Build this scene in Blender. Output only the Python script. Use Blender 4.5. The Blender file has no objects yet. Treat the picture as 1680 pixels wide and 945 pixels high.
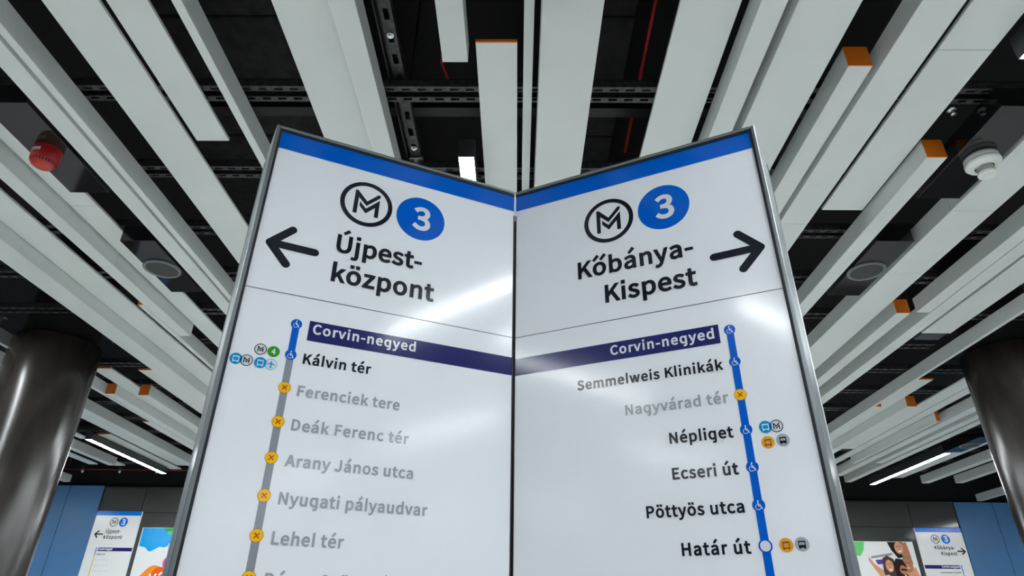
import bpy, bmesh, math, random
from mathutils import Matrix, Vector, geometry

random.seed(7)
SC = bpy.context.scene
COL = SC.collection

# ------------------------------------------------------------------ camera
EYE = 1.6                                   # camera height above the floor, metres
FOCAL_PX, PITCH, YAW, ROLL = 1047.8, 0.495993, 0.01113, 0.01218
fw = Vector((-math.sin(YAW) * math.cos(PITCH), math.cos(YAW) * math.cos(PITCH), math.sin(PITCH)))
rt0 = Vector((math.cos(YAW), math.sin(YAW), 0))
up0 = rt0.cross(fw)
rt = rt0 * math.cos(ROLL) + up0 * math.sin(ROLL)
up = up0 * math.cos(ROLL) - rt0 * math.sin(ROLL)
cam_data = bpy.data.cameras.new('camera')
cam_data.sensor_fit = 'HORIZONTAL'
cam_data.sensor_width = 36.0
cam_data.lens = FOCAL_PX / 1680 * 36
cam_data.clip_start = 0.05
cam = bpy.data.objects.new('camera', cam_data)
m3 = Matrix((rt, up, -fw)).transposed()
cam.matrix_world = Matrix.Translation((0, 0, EYE)) @ m3.to_4x4()
COL.objects.link(cam)
SC.camera = cam

# ------------------------------------------------------------------ world, exposure, lamp strength
world = bpy.data.worlds.new('station_dark')
SC.world = world
world.use_nodes = True
world.node_tree.nodes['Background'].inputs[0].default_value = (0.8, 0.9, 1.0, 1)
world.node_tree.nodes['Background'].inputs[1].default_value = 0.02
SC.view_settings.view_transform = 'Standard'
SC.view_settings.look = 'None'
SC.view_settings.exposure = 0.0
SC.view_settings.gamma = 1.0
SC.view_settings.use_curve_mapping = False
LAMP_POWER = 70.0                            # radiance of the LED tubes


# ------------------------------------------------------------------ materials
def lin(c):
    c /= 255.0
    return c / 12.92 if c <= 0.04045 else ((c + 0.055) / 1.055) ** 2.4


def rgb(r, g, b):
    return (lin(r), lin(g), lin(b), 1.0)


def mat(name, col, rough=0.5, metal=0.0, spec=0.5, emit=0.0, coat=0.0, coat_rough=0.05):
    m = bpy.data.materials.new(name)
    m.use_nodes = True
    p = m.node_tree.nodes['Principled BSDF']
    p.inputs['Base Color'].default_value = col
    p.inputs['Roughness'].default_value = rough
    p.inputs['Metallic'].default_value = metal
    p.inputs['Specular IOR Level'].default_value = spec
    p.inputs['Coat Weight'].default_value = coat
    p.inputs['Coat Roughness'].default_value = coat_rough
    if emit:
        p.inputs['Emission Color'].default_value = col
        p.inputs['Emission Strength'].default_value = emit
    return m


def mottle(m, scale, col_a, col_b, detail=4.0, rough=None, bump=0.0, bump_scale=None, dist=0.002, stretch=(1, 1, 1)):
    """procedural colour variation, roughness variation and bump on a material"""
    nt = m.node_tree
    p = nt.nodes['Principled BSDF']
    tc = nt.nodes.new('ShaderNodeTexCoord')
    mp = nt.nodes.new('ShaderNodeMapping')
    mp.inputs['Scale'].default_value = stretch
    nz = nt.nodes.new('ShaderNodeTexNoise')
    nz.inputs['Scale'].default_value = scale
    nz.inputs['Detail'].default_value = detail
    nt.links.new(tc.outputs['Object'], mp.inputs['Vector'])
    nt.links.new(mp.outputs['Vector'], nz.inputs['Vector'])
    cr = nt.nodes.new('ShaderNodeValToRGB')
    cr.color_ramp.elements[0].position = 0.35
    cr.color_ramp.elements[1].position = 0.65
    cr.color_ramp.elements[0].color = col_a
    cr.color_ramp.elements[1].color = col_b
    nt.links.new(nz.outputs['Fac'], cr.inputs['Fac'])
    nt.links.new(cr.outputs['Color'], p.inputs['Base Color'])
    if rough:
        mr = nt.nodes.new('ShaderNodeMapRange')
        mr.inputs['To Min'].default_value, mr.inputs['To Max'].default_value = rough
        nt.links.new(nz.outputs['Fac'], mr.inputs['Value'])
        nt.links.new(mr.outputs['Result'], p.inputs['Roughness'])
    if bump:
        n2 = nt.nodes.new('ShaderNodeTexNoise')
        n2.inputs['Scale'].default_value = bump_scale or scale * 4
        n2.inputs['Detail'].default_value = 3
        nt.links.new(mp.outputs['Vector'], n2.inputs['Vector'])
        bp = nt.nodes.new('ShaderNodeBump')
        bp.inputs['Strength'].default_value = bump
        bp.inputs['Distance'].default_value = dist
        nt.links.new(n2.outputs['Fac'], bp.inputs['Height'])
        nt.links.new(bp.outputs['Normal'], p.inputs['Normal'])
    return m


FILM_ROUGH, FILM_SPEC = 0.125, 0.36


def film(name, r, g, b, emit=0.0):           # printed vinyl under one gloss laminate
    return mat(name, rgb(r, g, b), FILM_ROUGH, 0, FILM_SPEC, emit)


M = dict(
    slat=mottle(mat('white slat paint', rgb(232, 238, 237), 0.42), 3.0, rgb(212, 218, 216), rgb(217, 223, 221)),
    orange=mat('orange end cap', rgb(236, 122, 24), 0.5),
    rail=mottle(mat('black strut steel', rgb(52, 52, 54), 0.4, 0.3), 60, rgb(40, 40, 42), rgb(66, 66, 68)),
    rail_dark=mat('black strut inside', rgb(14, 14, 15), 0.6),
    zinc=mat('zinc steel', rgb(200, 205, 208), 0.3, 0.9),
    ceiling=mat('black ceiling', rgb(9, 9, 10), 0.8),
    board=mottle(mat('charcoal insulation board', rgb(38, 38, 40), 0.85), 22, rgb(12, 12, 13), rgb(34, 33, 35), detail=9, bump=0.6, bump_scale=160),
    black=mat('black painted metal', rgb(10, 10, 11), 0.45),
    tray=mat('gloss black panel', rgb(24, 25, 27), 0.07, 0, 0.6),
    red_cable=mat('red cable sheath', rgb(190, 34, 34), 0.45),
    red_pipe=mat('dark red pipe paint', rgb(120, 28, 36), 0.5),
    grey_cable=mat('grey cable sheath', rgb(96, 98, 100), 0.5),
    floor=mottle(mat('pale terrazzo', rgb(188, 188, 184), 0.35), 90, rgb(206, 206, 202), rgb(226, 226, 222)),
    plaster=mat('grey plaster', rgb(120, 124, 128), 0.7),
    soffit=mat('black bulkhead', rgb(14, 15, 17), 0.7),
    granite=mottle(mat('dark granite', rgb(62, 64, 64), 0.1, 0, 0.5), 120, rgb(78, 81, 80), rgb(100, 102, 100), detail=6),
    joint=mat('black joint', rgb(18, 20, 22), 0.6),
    blue_wall=mat('blue enamel cladding', rgb(98, 156, 214), 0.35),
    metal_trim=mat('grey metal trim', rgb(130, 132, 132), 0.35, 0.8),
    column=mottle(mat('dark bronze cladding', rgb(56, 51, 48), 0.25, 0.0, 0.42), 7, rgb(33, 30, 28), rgb(52, 47, 44), detail=7, rough=(0.2, 0.27), bump=0.012, bump_scale=9, dist=0.003, stretch=(1, 1, 0.35)),
    neck=mat('black column neck', rgb(18, 17, 17), 0.6),
    siren=mat('red siren plastic', rgb(172, 30, 30), 0.3),
    siren_lens=mat('orange siren lens', rgb(184, 56, 26), 0.25),
    siren_dark=mat('siren slots', rgb(66, 10, 10), 0.6),
    sticker=mat('white sticker', rgb(225, 222, 222), 0.5),
    sticker_ink=mat('sticker ink', rgb(120, 118, 120), 0.6),
    detector=mat('white detector plastic', rgb(232, 236, 232), 0.4),
    detector_dark=mat('detector vents', rgb(60, 62, 62), 0.6),
    grille=mottle(mat('dark speaker grille', rgb(58, 60, 60), 0.5), 400, rgb(40, 42, 42), rgb(70, 72, 72)),
    grille_ring=mat('grey speaker ring', rgb(116, 119, 120), 0.35),
    housing=mat('lamp housing', rgb(70, 74, 78), 0.4, 0.3),
    lamp=mat('lit lamp diffuser', (0.92, 0.97, 1.0, 1), 0.4, emit=LAMP_POWER),
    alu=mottle(mat('satin aluminium', rgb(196, 202, 205), 0.3, 0.9), 8, rgb(186, 192, 195), rgb(204, 210, 213)),
    lip=mat('grey frame lip', rgb(138, 145, 148), 0.38, 0.8),
    gasket=mat('black gasket', rgb(24, 28, 36), 0.5),
    white=mottle(mat('white sign film', rgb(242, 246, 252), FILM_ROUGH, 0, FILM_SPEC), 2, rgb(241, 245, 251), rgb(243, 247, 253), bump=0.05, bump_scale=260, dist=0.0005),
    ink=film('dark ink', 26, 31, 42),
    line_grey=film('grey route ink', 142, 151, 158),
    text_grey=film('faded grey ink', 162, 170, 177),
    blue=film('line blue', 0, 97, 208),
    navy=film('navy bar', 30, 38, 104),
    white_ink=film('white ink', 226, 231, 238),
    yellow=film('yellow marker', 250, 200, 30),
    red_ink=film('red ink', 206, 74, 34),
    sky=film('light blue symbol', 0, 158, 218),
    green=film('green symbol', 58, 158, 44),
    amber=film('amber symbol', 236, 168, 58),
    halo=film('grey symbol', 176, 182, 188),
    brown_ink=film('brown ink', 120, 84, 34),
)
# backlit prints on the far walls
LIT = 0.32


def lit(name, r, g, b):
    return mat('backlit ' + name, rgb(r, g, b), 0.15, 0, 0.5, LIT)


W = dict(white=lit('white', 232, 236, 236), ink=lit('ink', 40, 46, 50), blue=lit('blue', 0, 116, 214), navy=lit('navy', 44, 36, 112),
         text_grey=lit('faded grey', 196, 202, 204), line_grey=lit('gold line', 206, 170, 60), white_ink=lit('white ink', 240, 244, 248),
         sky=lit('sky', 0, 168, 236), green=lit('green', 96, 204, 110), lime=lit('lime', 40, 170, 90), pink=lit('pink', 228, 84, 156), orange=lit('orange', 240, 104, 34),
         amber=lit('amber', 246, 148, 52), purple=lit('purple', 96, 66, 160), skin=lit('skin', 214, 156, 122), skin2=lit('skin shade', 184, 124, 96),
         hair=lit('dark hair', 44, 34, 34), hair2=lit('brown hair', 84, 62, 60), grey=lit('grey', 150, 150, 158), cream=lit('cream', 222, 206, 180), fair=lit('fair hair', 150, 128, 104), teeth=lit('teeth', 244, 240, 236))


# ------------------------------------------------------------------ mesh helpers
class MB:
    """collects faces with materials and links them as one mesh object"""

    def __init__(self):
        self.v, self.f, self.mi, self.mats, self.smooth = [], [], [], [], []

    def slot(self, m):
        if m not in self.mats:
            self.mats.append(m)
        return self.mats.index(m)

    def face(self, pts, m, smooth=False):
        k = len(self.v)
        self.v += [tuple(p) for p in pts]
        self.f.append(tuple(range(k, k + len(pts))))
        self.mi.append(self.slot(m))
        self.smooth.append(smooth)

    def raw(self, verts, faces, m, smooth=False):
        k = len(self.v)
        self.v += [tuple(p) for p in verts]
        s = self.slot(m)
        for f in faces:
            self.f.append(tuple(k + i for i in f))
            self.mi.append(s)
            self.smooth.append(smooth)

    def box(self, x0, x1, y0, y1, z0, z1, m):
        v = [(x0, y0, z0), (x1, y0, z0), (x1, y1, z0), (x0, y1, z0), (x0, y0, z1), (x1, y0, z1), (x1, y1, z1), (x0, y1, z1)]
        self.raw(v, [(0, 3, 2, 1), (4, 5, 6, 7), (0, 1, 5, 4), (1, 2, 6, 5), (2, 3, 7, 6), (3, 0, 4, 7)], m)
        return self

    def bevel_box(self, x0, x1, y0, y1, z0, z1, m, b):
        """box whose long (Y) edges and ends are softened"""
        bm = bmesh.new()
        bmesh.ops.create_cube(bm, size=1)
        for v in bm.verts:
            v.co = Vector(((x0 + x1) / 2 + v.co.x * (x1 - x0), (y0 + y1) / 2 + v.co.y * (y1 - y0), (z0 + z1) / 2 + v.co.z * (z1 - z0)))
        bmesh.ops.bevel(bm, geom=bm.edges[:], offset=b, segments=1, affect='EDGES')
        bm.verts.index_update()
        self.raw([v.co[:] for v in bm.verts], [[v.index for v in f.verts] for f in bm.faces], m)
        bm.free()
        return self

    def lathe(self, prof, m, n=48, c=(0, 0, 0), smooth=True):
        """profile [(radius, z)] turned about the z axis through c; m may be a list, one material per segment"""
        verts = [(c[0] + r * math.cos(2 * math.pi * k / n), c[1] + r * math.sin(2 * math.pi * k / n), c[2] + z) for r, z in prof for k in range(n)]
        for i in range(len(prof) - 1):
            mm = m[i] if isinstance(m, list) else m
            ring = [verts[i * n + k] for k in range(n)] + [verts[(i + 1) * n + k] for k in range(n)]
            self.raw(ring, [(k, (k + 1) % n, n + (k + 1) % n, n + k) for k in range(n)], mm, smooth)
        return self

    def tube(self, pts, r, m, n=8):
        pts = [Vector(p) for p in pts]
        rings = []
        for i, p in enumerate(pts):
            d = (pts[min(i + 1, len(pts) - 1)] - pts[max(i - 1, 0)]).normalized()
            a = d.orthogonal().normalized() if i == 0 else (rings_a - d * rings_a.dot(d)).normalized()
            rings_a = a
            b = d.cross(a)
            rings.append([p + (a * math.cos(2 * math.pi * k / n) + b * math.sin(2 * math.pi * k / n)) * r for k in range(n)])
        verts = [q for ring in rings for q in ring]
        faces = [(i * n + k, i * n + (k + 1) % n, (i + 1) * n + (k + 1) % n, (i + 1) * n + k) for i in range(len(pts) - 1) for k in range(n)]
        faces += [tuple(range(n - 1, -1, -1)), tuple((len(pts) - 1) * n + k for k in range(n))]
        self.raw(verts, faces, m, True)
        return self

    # flat print on a panel: u across, v up, d = distance in front of the panel (towards -y)
    def poly(self, loops, m, d=0.0005):
        if not isinstance(loops[0][0], (tuple, list)):
            loops = [loops]
        vv = [[Vector((p[0], p[1], 0)) for p in l] for l in loops]
        tris = geometry.tessellate_polygon(vv)
        flat = [(p.x, -d, p.y) for l in vv for p in l]
        fs = []
        for t in tris:
            a, b, c = (Vector(flat[i]) for i in t)
            fs.append(t if (b - a).cross(c - a).y < 0 else (t[0], t[2], t[1]))
        self.raw(flat, fs, m)
        return self

    def rect(self, u0, u1, v0, v1, m, d=0.0005):
        self.face([(u0, -d, v0), (u1, -d, v0), (u1, -d, v1), (u0, -d, v1)], m)
        return self

    def disc(self, u, v, r, m, d=0.0005, n=40, ry=None):
        ry = ry or r
        self.face([(u + r * math.cos(2 * math.pi * k / n), -d, v + ry * math.sin(2 * math.pi * k / n)) for k in range(n)], m)
        return self

    def ring(self, u, v, r, w, m, d=0.0005, n=48):
        for k in range(n):
            a, b = 2 * math.pi * k / n, 2 * math.pi * (k + 1) / n
            self.face([(u + q * math.cos(t), -d, v + q * math.sin(t)) for q, t in ((r - w, a), (r, a), (r, b), (r - w, b))], m)
        return self

    def stroke(self, pts, w, m, d=0.0005, caps=True):
        for i in range(len(pts) - 1):
            (a, b), (c, e) = pts[i], pts[i + 1]
            L = math.hypot(c - a, e - b)
            nx, ny = -(e - b) / L * w / 2, (c - a) / L * w / 2
            self.face([(a - nx, -d, b - ny), (c - nx, -d, e - ny), (c + nx, -d, e + ny), (a + nx, -d, b + ny)], m)
        if caps:
            for k, (a, b) in enumerate(pts):
                self.disc(a, b, w / 2, m, d + 0.00002 * (k + 1), 20)
        return self

    def text(self, s, u0, u1, base, cap, m, d=0.0009):
        """lettering between u0 and u1: width is met by letter spacing"""
        k = cap / 720.0
        x, lo, hi = 0, 1e9, -1e9
        for ch in s:
            adv, loops = GLYPH[ch]
            for l in [g[0] for g in loops]:
                lo, hi = min(lo, x + min(p[0] for p in l)), max(hi, x + max(p[0] for p in l))
            x += adv
        extra = ((u1 - u0) / k - (hi - lo)) / max(1, len(s) - 1) if u1 is not None else 0
        x = -lo
        for ch in s:
            adv, loops = GLYPH[ch]
            for g in loops:
                self.poly([[(u0 + (x + p[0]) * k, base + (p[1] + 30) * k) for p in l] for l in g], m, d)
            x += adv + extra
        return self

    def build(self, name, parent=None, loc=None, matrix=None):
        me = bpy.data.meshes.new(name)
        me.from_pydata(self.v, [], self.f)
        for m in self.mats:
            me.materials.append(m)
        me.polygons.foreach_set('material_index', self.mi)
        me.polygons.foreach_set('use_smooth', self.smooth)
        if any(self.smooth):
            bm = bmesh.new()
            bm.from_mesh(me)
            bmesh.ops.remove_doubles(bm, verts=bm.verts, dist=1e-6)
            bm.to_mesh(me)
            bm.free()
        me.update()
        o = bpy.data.objects.new(name, me)
        COL.objects.link(o)
        if parent:
            o.parent = parent
        if matrix:
            o.matrix_local = matrix
        elif loc:
            o.location = loc
        return o


def tag(o, label, cat, group=None):
    o['label'] = label
    o['category'] = cat
    o['kind'] = 'thing'
    if group:
        o['group'] = group
    return o


def thing(name, label, cat, loc=(0, 0, 0), rz=0.0, group=None):
    o = bpy.data.objects.new(name, None)
    o.empty_display_size = 0.1
    o.location = loc
    o.rotation_euler = (0, 0, rz)
    COL.objects.link(o)
    return tag(o, label, cat, group)


def struct(name, mb):
    o = mb.build(name)
    o['kind'] = 'structure'
    return o


# outlines of the sans-serif letters used on the signs, 720 units to a capital
RAW_GLYPH = {
    '-': (360, ['11 192 301 191 302 312 13 314']),
    '3': (548, ['213 -40 240 -42 285 -38 324 -29 369 -11 408 16 438 48 459 83 475 128 480 176 475 221 466 251 451 281 432 306 414 324 379 350 399 366 421 392 436 416 447 443 454 470 457 509 454 545 441 587 417 626 393 651 357 675 318 690 282 698 240 702 213 701 174 695 123 678 93 663 66 645 12 600 9 596 93 499 135 537 156 552 186 567 207 573 237 575 267 570 285 561 301 545 311 518 313 500 311 482 303 458 297 447 285 435 267 424 234 412 204 407 153 405 132 403 130 401 130 287 132 283 213 279 249 273 279 264 303 251 319 236 328 221 333 203 336 179 334 158 328 140 321 128 309 113 285 97 249 88 210 88 171 97 141 112 108 136 66 176 -13 77 24 39 45 21 69 4 96 -11 126 -24 156 -32']),
    '4': (548, ['276 -28 413 -30 414 152 500 152 502 154 502 274 500 278 416 278 414 280 413 690 276 688 -12 244 -10 152 275 152', '164 278 162 280 165 286 275 450 275 278']),
    'A': (595, ['-38 -28 109 -28 172 170 176 172 368 172 372 166 434 -30 585 -28 341 689 205 688', '215 298 214 302 272 486 330 298']),
    'C': (622, ['324 -40 360 -41 405 -35 438 -26 465 -15 495 2 519 19 544 41 582 83 498 180 444 127 417 109 396 100 372 94 345 91 318 94 291 100 270 108 246 124 220 149 198 185 185 218 173 269 170 293 168 332 172 392 182 437 196 473 219 508 243 533 273 552 306 564 345 569 372 567 402 558 429 543 483 493 564 590 563 596 519 639 495 657 465 674 414 693 387 699 354 702 279 696 222 678 162 645 114 601 73 545 46 485 28 410 22 332 28 248 47 173 73 113 111 60 159 15 216 -17 273 -35']),
    'D': (667, ['61 -28 272 -30 335 -24 401 -6 464 28 510 68 547 118 575 184 591 254 596 334 591 412 575 482 549 542 509 595 458 638 401 666 329 684 260 690 61 688', '203 100 203 560 206 562 248 562 302 558 338 548 371 531 400 506 421 476 426 464 438 434 447 388 450 346 448 280 438 232 423 194 402 160 374 134 362 126 338 114 299 103 248 98 206 98']),
    'E': (578, ['61 -28 511 -28 509 102 206 102 203 104 204 280 452 282 454 284 452 412 206 412 203 416 203 556 206 560 500 560 500 690 61 688']),
    'F': (545, ['61 -28 203 -28 204 266 452 266 456 268 455 396 204 398 203 556 206 560 500 560 500 690 61 688']),
    'G': (668, ['336 -40 357 -42 402 -38 447 -29 483 -17 534 9 555 25 584 53 584 371 582 372 307 371 307 245 309 243 447 242 448 116 438 109 417 100 390 94 360 91 312 96 276 108 246 126 219 153 197 188 181 227 172 272 168 332 173 395 182 434 199 476 222 509 244 530 279 552 312 563 357 569 381 567 411 561 438 548 456 536 501 494 504 495 585 593 534 641 486 672 459 684 429 693 399 699 363 702 288 696 225 677 165 644 116 602 76 548 47 485 28 410 22 332 28 248 47 173 74 113 113 59 162 15 219 -16 282 -36']),
    'H': (703, ['61 -28 203 -28 203 278 206 282 451 280 451 -28 595 -28 595 688 593 690 451 688 451 416 449 414 206 414 203 416 203 688 61 688']),
    'J': (530, ['190 -40 217 -42 268 -36 307 -24 343 -3 378 32 399 65 414 104 422 146 425 188 424 690 281 689 281 191 275 143 263 116 250 102 226 93 193 92 172 97 154 106 136 123 100 177 97 178 -8 101 22 51 43 26 67 4 91 -12 121 -26 151 -35']),
    'K': (630, ['61 -28 203 -28 203 196 281 291 286 286 467 -29 629 -28 376 406 608 689 437 690 206 412 203 412 203 688 61 688']),
    'L': (537, ['61 -28 493 -28 491 102 206 102 203 104 203 688 200 690 61 688']),
    'N': (699, ['61 -28 199 -28 197 418 201 416 456 -28 590 -28 590 688 451 688 452 244 193 688 61 688']),
    'P': (618, ['61 -28 203 -28 204 232 332 236 392 247 437 264 476 288 513 326 535 362 551 416 556 464 551 518 537 566 531 578 510 610 476 641 431 666 383 680 335 687 284 690 61 688', '206 360 203 364 203 560 206 562 275 562 338 557 365 549 383 540 395 529 406 512 411 490 411 442 402 412 395 400 383 388 356 373 314 363 281 360']),
    'S': (585, ['249 -40 276 -42 327 -38 375 -26 426 -2 456 19 488 53 511 92 524 131 526 155 526 203 517 245 499 284 473 317 435 347 402 366 228 444 204 464 192 485 188 503 191 521 200 539 210 549 240 564 279 569 312 566 354 554 390 533 435 495 515 593 474 633 426 665 366 690 345 695 306 701 276 702 234 699 186 686 147 669 112 644 83 614 60 575 48 536 44 500 47 461 60 419 75 392 96 365 120 343 168 313 318 246 348 230 363 218 377 200 382 182 382 158 376 137 368 125 354 112 321 97 273 91 243 94 207 103 168 121 138 142 90 186 3 83 45 42 66 25 99 4 129 -12 168 -26 201 -35']),
    'V': (566, ['189 -28 331 -28 557 682 558 688 555 690 410 688 261 184 111 688 -40 688']),
    'a': (555, ['177 -40 210 -41 246 -36 291 -20 333 4 337 2 342 -30 464 -28 464 308 462 347 454 392 440 431 427 452 418 467 393 491 354 515 312 528 273 531 240 531 174 518 120 498 84 479 35 449 86 353 96 339 141 368 171 384 201 396 234 402 267 402 288 396 304 383 316 359 320 341 318 336 276 330 207 315 153 297 109 275 73 248 65 239 44 212 29 176 23 128 26 89 35 59 50 29 72 3 99 -17 132 -32 156 -38', '204 86 192 88 179 95 168 107 164 116 162 131 164 146 170 161 177 169 198 186 225 198 264 210 321 220 321 132 291 109 261 93 231 86']),
    'b': (604, ['279 -40 300 -42 342 -37 393 -20 432 3 462 31 499 80 520 128 536 188 540 245 538 299 526 365 508 413 485 452 449 488 408 513 360 528 321 531 294 531 246 519 213 504 183 487 194 497 195 506 194 746 54 747 53 -28 171 -30 175 -28 180 -3 198 -14 231 -29', '270 89 246 94 225 103 201 118 195 125 195 350 219 372 249 390 273 399 303 402 324 399 342 392 354 384 371 365 380 347 388 320 394 278 392 212 386 179 376 152 361 128 345 111 324 97 309 91 288 88']),
    'c': (507, ['261 -40 294 -41 318 -38 372 -23 414 -2 444 19 473 44 405 149 366 118 336 99 297 88 270 88 234 97 215 110 197 128 182 149 170 179 164 206 161 242 164 278 168 296 183 338 198 361 216 378 238 392 258 399 297 402 312 398 333 389 387 348 463 446 462 451 429 479 393 503 351 521 306 531 276 531 234 528 180 512 135 488 96 456 62 413 38 365 23 311 17 257 21 185 35 128 59 77 90 35 129 1 174 -23 222 -37']),
    'd': (606, ['235 -40 265 -41 301 -35 340 -20 376 1 382 -29 505 -28 505 743 502 747 363 746 363 521 364 509 375 500 325 522 283 531 253 531 220 528 169 512 124 485 88 451 57 407 37 362 22 305 18 230 21 182 30 140 52 80 79 36 115 1 157 -23 199 -37', '259 89 232 94 211 106 192 125 180 146 171 173 165 206 162 248 165 281 172 311 184 341 195 359 214 379 232 392 250 399 274 402 289 402 313 396 334 387 358 371 363 365 363 137 331 109 310 97 277 88']),
    'e': (547, ['264 -40 306 -41 345 -35 378 -26 402 -17 438 1 479 26 479 32 423 135 375 105 339 91 303 84 258 88 237 94 216 106 198 122 182 143 171 164 162 194 483 196 491 254 488 326 478 371 460 419 434 458 399 491 360 513 312 528 267 531 219 527 174 512 129 486 91 452 62 413 38 365 23 308 17 245 23 179 38 122 63 74 90 39 129 4 174 -21 228 -37', '165 314 164 317 176 347 199 377 213 389 231 399 252 404 267 405 297 401 322 389 334 377 344 362 352 341 356 317 354 314']),
    'g': (606, ['316 -246 343 -248 382 -244 412 -236 445 -217 473 -186 485 -165 497 -132 503 -99 505 -66 505 516 502 519 367 519 363 516 363 498 361 496 319 516 274 529 238 532 190 526 178 522 145 511 106 486 74 453 49 411 31 360 21 312 18 270 18 249 22 189 36 132 58 84 88 39 133 -1 169 -22 214 -37 256 -41 283 -40 322 -32 361 -14 363 -15 362 -87 359 -102 353 -114 343 -121 325 -122 307 -119 268 -105 265 -106 234 -222 274 -239', '259 90 232 97 214 109 199 126 184 150 174 174 166 213 163 255 168 312 177 345 188 366 202 382 220 394 238 400 265 402 286 399 313 388 337 373 363 351 363 126 361 121 349 113 313 95 289 89']),
    'h': (595, ['53 -28 195 -28 195 340 216 362 249 386 270 396 297 399 315 398 338 388 346 380 352 368 358 346 362 302 362 -28 503 -28 502 346 494 400 481 436 460 472 435 498 405 516 366 528 324 532 300 530 270 524 225 506 192 486 195 518 195 746 192 747 53 746']),
    'i': (296, ['53 -28 195 -28 195 518 193 519 53 518', '48 598 202 598 202 748 199 750 49 750']),
    'j': (296, ['4 -246 34 -248 70 -245 103 -235 130 -220 161 -189 177 -162 188 -129 194 -93 195 -69 195 516 193 519 55 519 54 516 52 -87 44 -114 31 -121 10 -121 -44 -105 -75 -222 -38 -238', '47 600 49 597 199 597 202 600 202 750 47 750']),
    'k': (545, ['53 -28 194 -28 194 118 248 182 252 183 381 -29 542 -28 341 290 529 518 360 519 195 314 192 747 53 746']),
    'l': (296, ['53 -28 195 -28 195 746 192 747 53 746']),
    'm': (882, ['53 -28 195 -28 195 340 219 366 246 386 267 396 288 399 303 398 315 395 329 386 339 368 346 340 349 304 349 -28 489 -30 491 340 510 362 543 387 564 396 585 399 609 396 625 386 637 364 643 334 645 304 645 -28 786 -30 787 320 785 358 778 398 766 434 746 470 720 496 690 515 654 527 627 530 582 530 537 516 513 503 486 485 458 460 459 454 438 483 414 504 378 521 339 530 291 530 261 524 216 504 183 480 177 518 174 519 54 519']),
    'n': (597, ['53 -28 195 -28 195 340 216 362 249 386 270 396 297 399 315 398 338 388 346 380 352 368 358 346 362 302 362 -28 503 -28 503 316 501 356 494 400 481 436 460 472 435 498 405 516 366 528 324 532 300 530 270 524 243 515 219 504 183 479 177 518 174 519 53 518']),
    'o': (594, ['258 -40 276 -42 321 -37 369 -23 414 2 452 35 485 77 509 125 523 179 529 242 524 308 508 365 485 413 453 454 414 488 369 512 318 528 273 532 228 528 177 513 132 488 93 455 59 410 35 359 21 302 17 245 23 176 38 125 63 74 93 35 132 1 177 -23 225 -37', '255 89 228 97 210 109 194 128 182 146 170 176 165 203 161 248 164 284 171 314 180 338 194 362 211 380 231 393 249 399 273 402 297 399 315 393 333 381 352 362 366 338 376 314 383 281 385 242 382 206 376 176 367 152 351 126 336 110 315 96 297 90 282 88']),
    'p': (606, ['53 -235 195 -235 195 -22 195 -19 177 -4 219 -25 258 -38 297 -42 345 -37 387 -23 429 1 469 38 499 80 523 134 536 188 540 260 538 299 532 338 526 365 511 407 484 452 453 485 414 510 366 526 324 531 294 530 267 525 240 517 213 504 183 487 181 488 174 519 53 518', '267 89 246 94 225 103 201 118 195 125 195 350 225 375 264 396 291 402 321 399 339 393 357 381 370 365 382 341 388 320 394 278 395 245 391 206 385 176 376 152 362 128 345 110 327 98 309 91 285 88']),
    'r': (397, ['53 -28 195 -28 197 310 206 332 224 358 244 380 264 392 276 396 297 398 312 396 354 382 359 382 385 506 381 510 348 525 324 530 279 530 246 522 225 512 207 500 183 480 177 518 53 518']),
    's': (469, ['187 -40 214 -42 259 -38 295 -29 331 -14 361 7 387 35 404 65 416 107 418 137 414 173 402 206 382 234 361 254 334 273 277 300 199 331 175 346 165 359 165 377 171 389 178 395 199 405 232 408 262 402 283 393 343 354 416 449 415 453 376 483 340 504 295 522 250 531 217 531 184 529 142 519 109 504 82 486 58 460 39 428 29 398 26 362 30 326 41 296 60 269 82 247 109 228 157 205 223 180 256 162 269 152 278 137 279 122 275 110 262 94 238 85 214 82 181 85 160 91 133 103 100 124 64 152 61 152 -12 50 37 12 79 -12 136 -32']),
    't': (387, ['218 -40 245 -42 278 -38 314 -29 363 -13 331 107 326 108 275 88 260 85 242 86 227 91 220 98 214 110 210 134 210 392 341 393 342 518 212 519 210 521 209 656 86 657 82 653 73 518 -5 512 -6 395 -4 393 66 392 67 149 73 89 88 41 102 17 131 -12 161 -29 194 -38']),
    'u': (595, ['209 -40 251 -40 287 -32 329 -14 362 10 365 9 368 -28 371 -30 495 -28 494 519 352 518 352 155 326 124 299 103 278 93 254 90 233 91 221 94 211 101 199 119 190 155 188 191 188 518 46 518 46 173 48 131 55 89 68 53 85 23 114 -7 152 -29 182 -38']),
    'v': (517, ['167 -28 303 -30 306 -28 498 519 354 518 237 163 233 170 119 518 -31 518']),
    'w': (770, ['137 -28 279 -28 361 278 443 -28 589 -29 738 518 596 518 514 195 429 512 424 519 300 518 214 201 132 518 -14 519 -12 506']),
    'y': (517, ['65 -239 92 -241 131 -237 167 -226 179 -219 200 -207 228 -182 251 -154 269 -125 284 -95 303 -50 495 505 499 517 497 519 359 519 355 517 262 232 245 174 119 517 116 519 -28 519 -32 517 176 -2 167 -32 153 -65 141 -83 122 -102 104 -111 86 -113 62 -108 32 -97 28 -98 -2 -218 38 -234']),
    'z': (476, ['2 -28 431 -28 431 94 429 96 194 98 424 436 423 518 29 518 30 393 231 392 3 56']),
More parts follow.
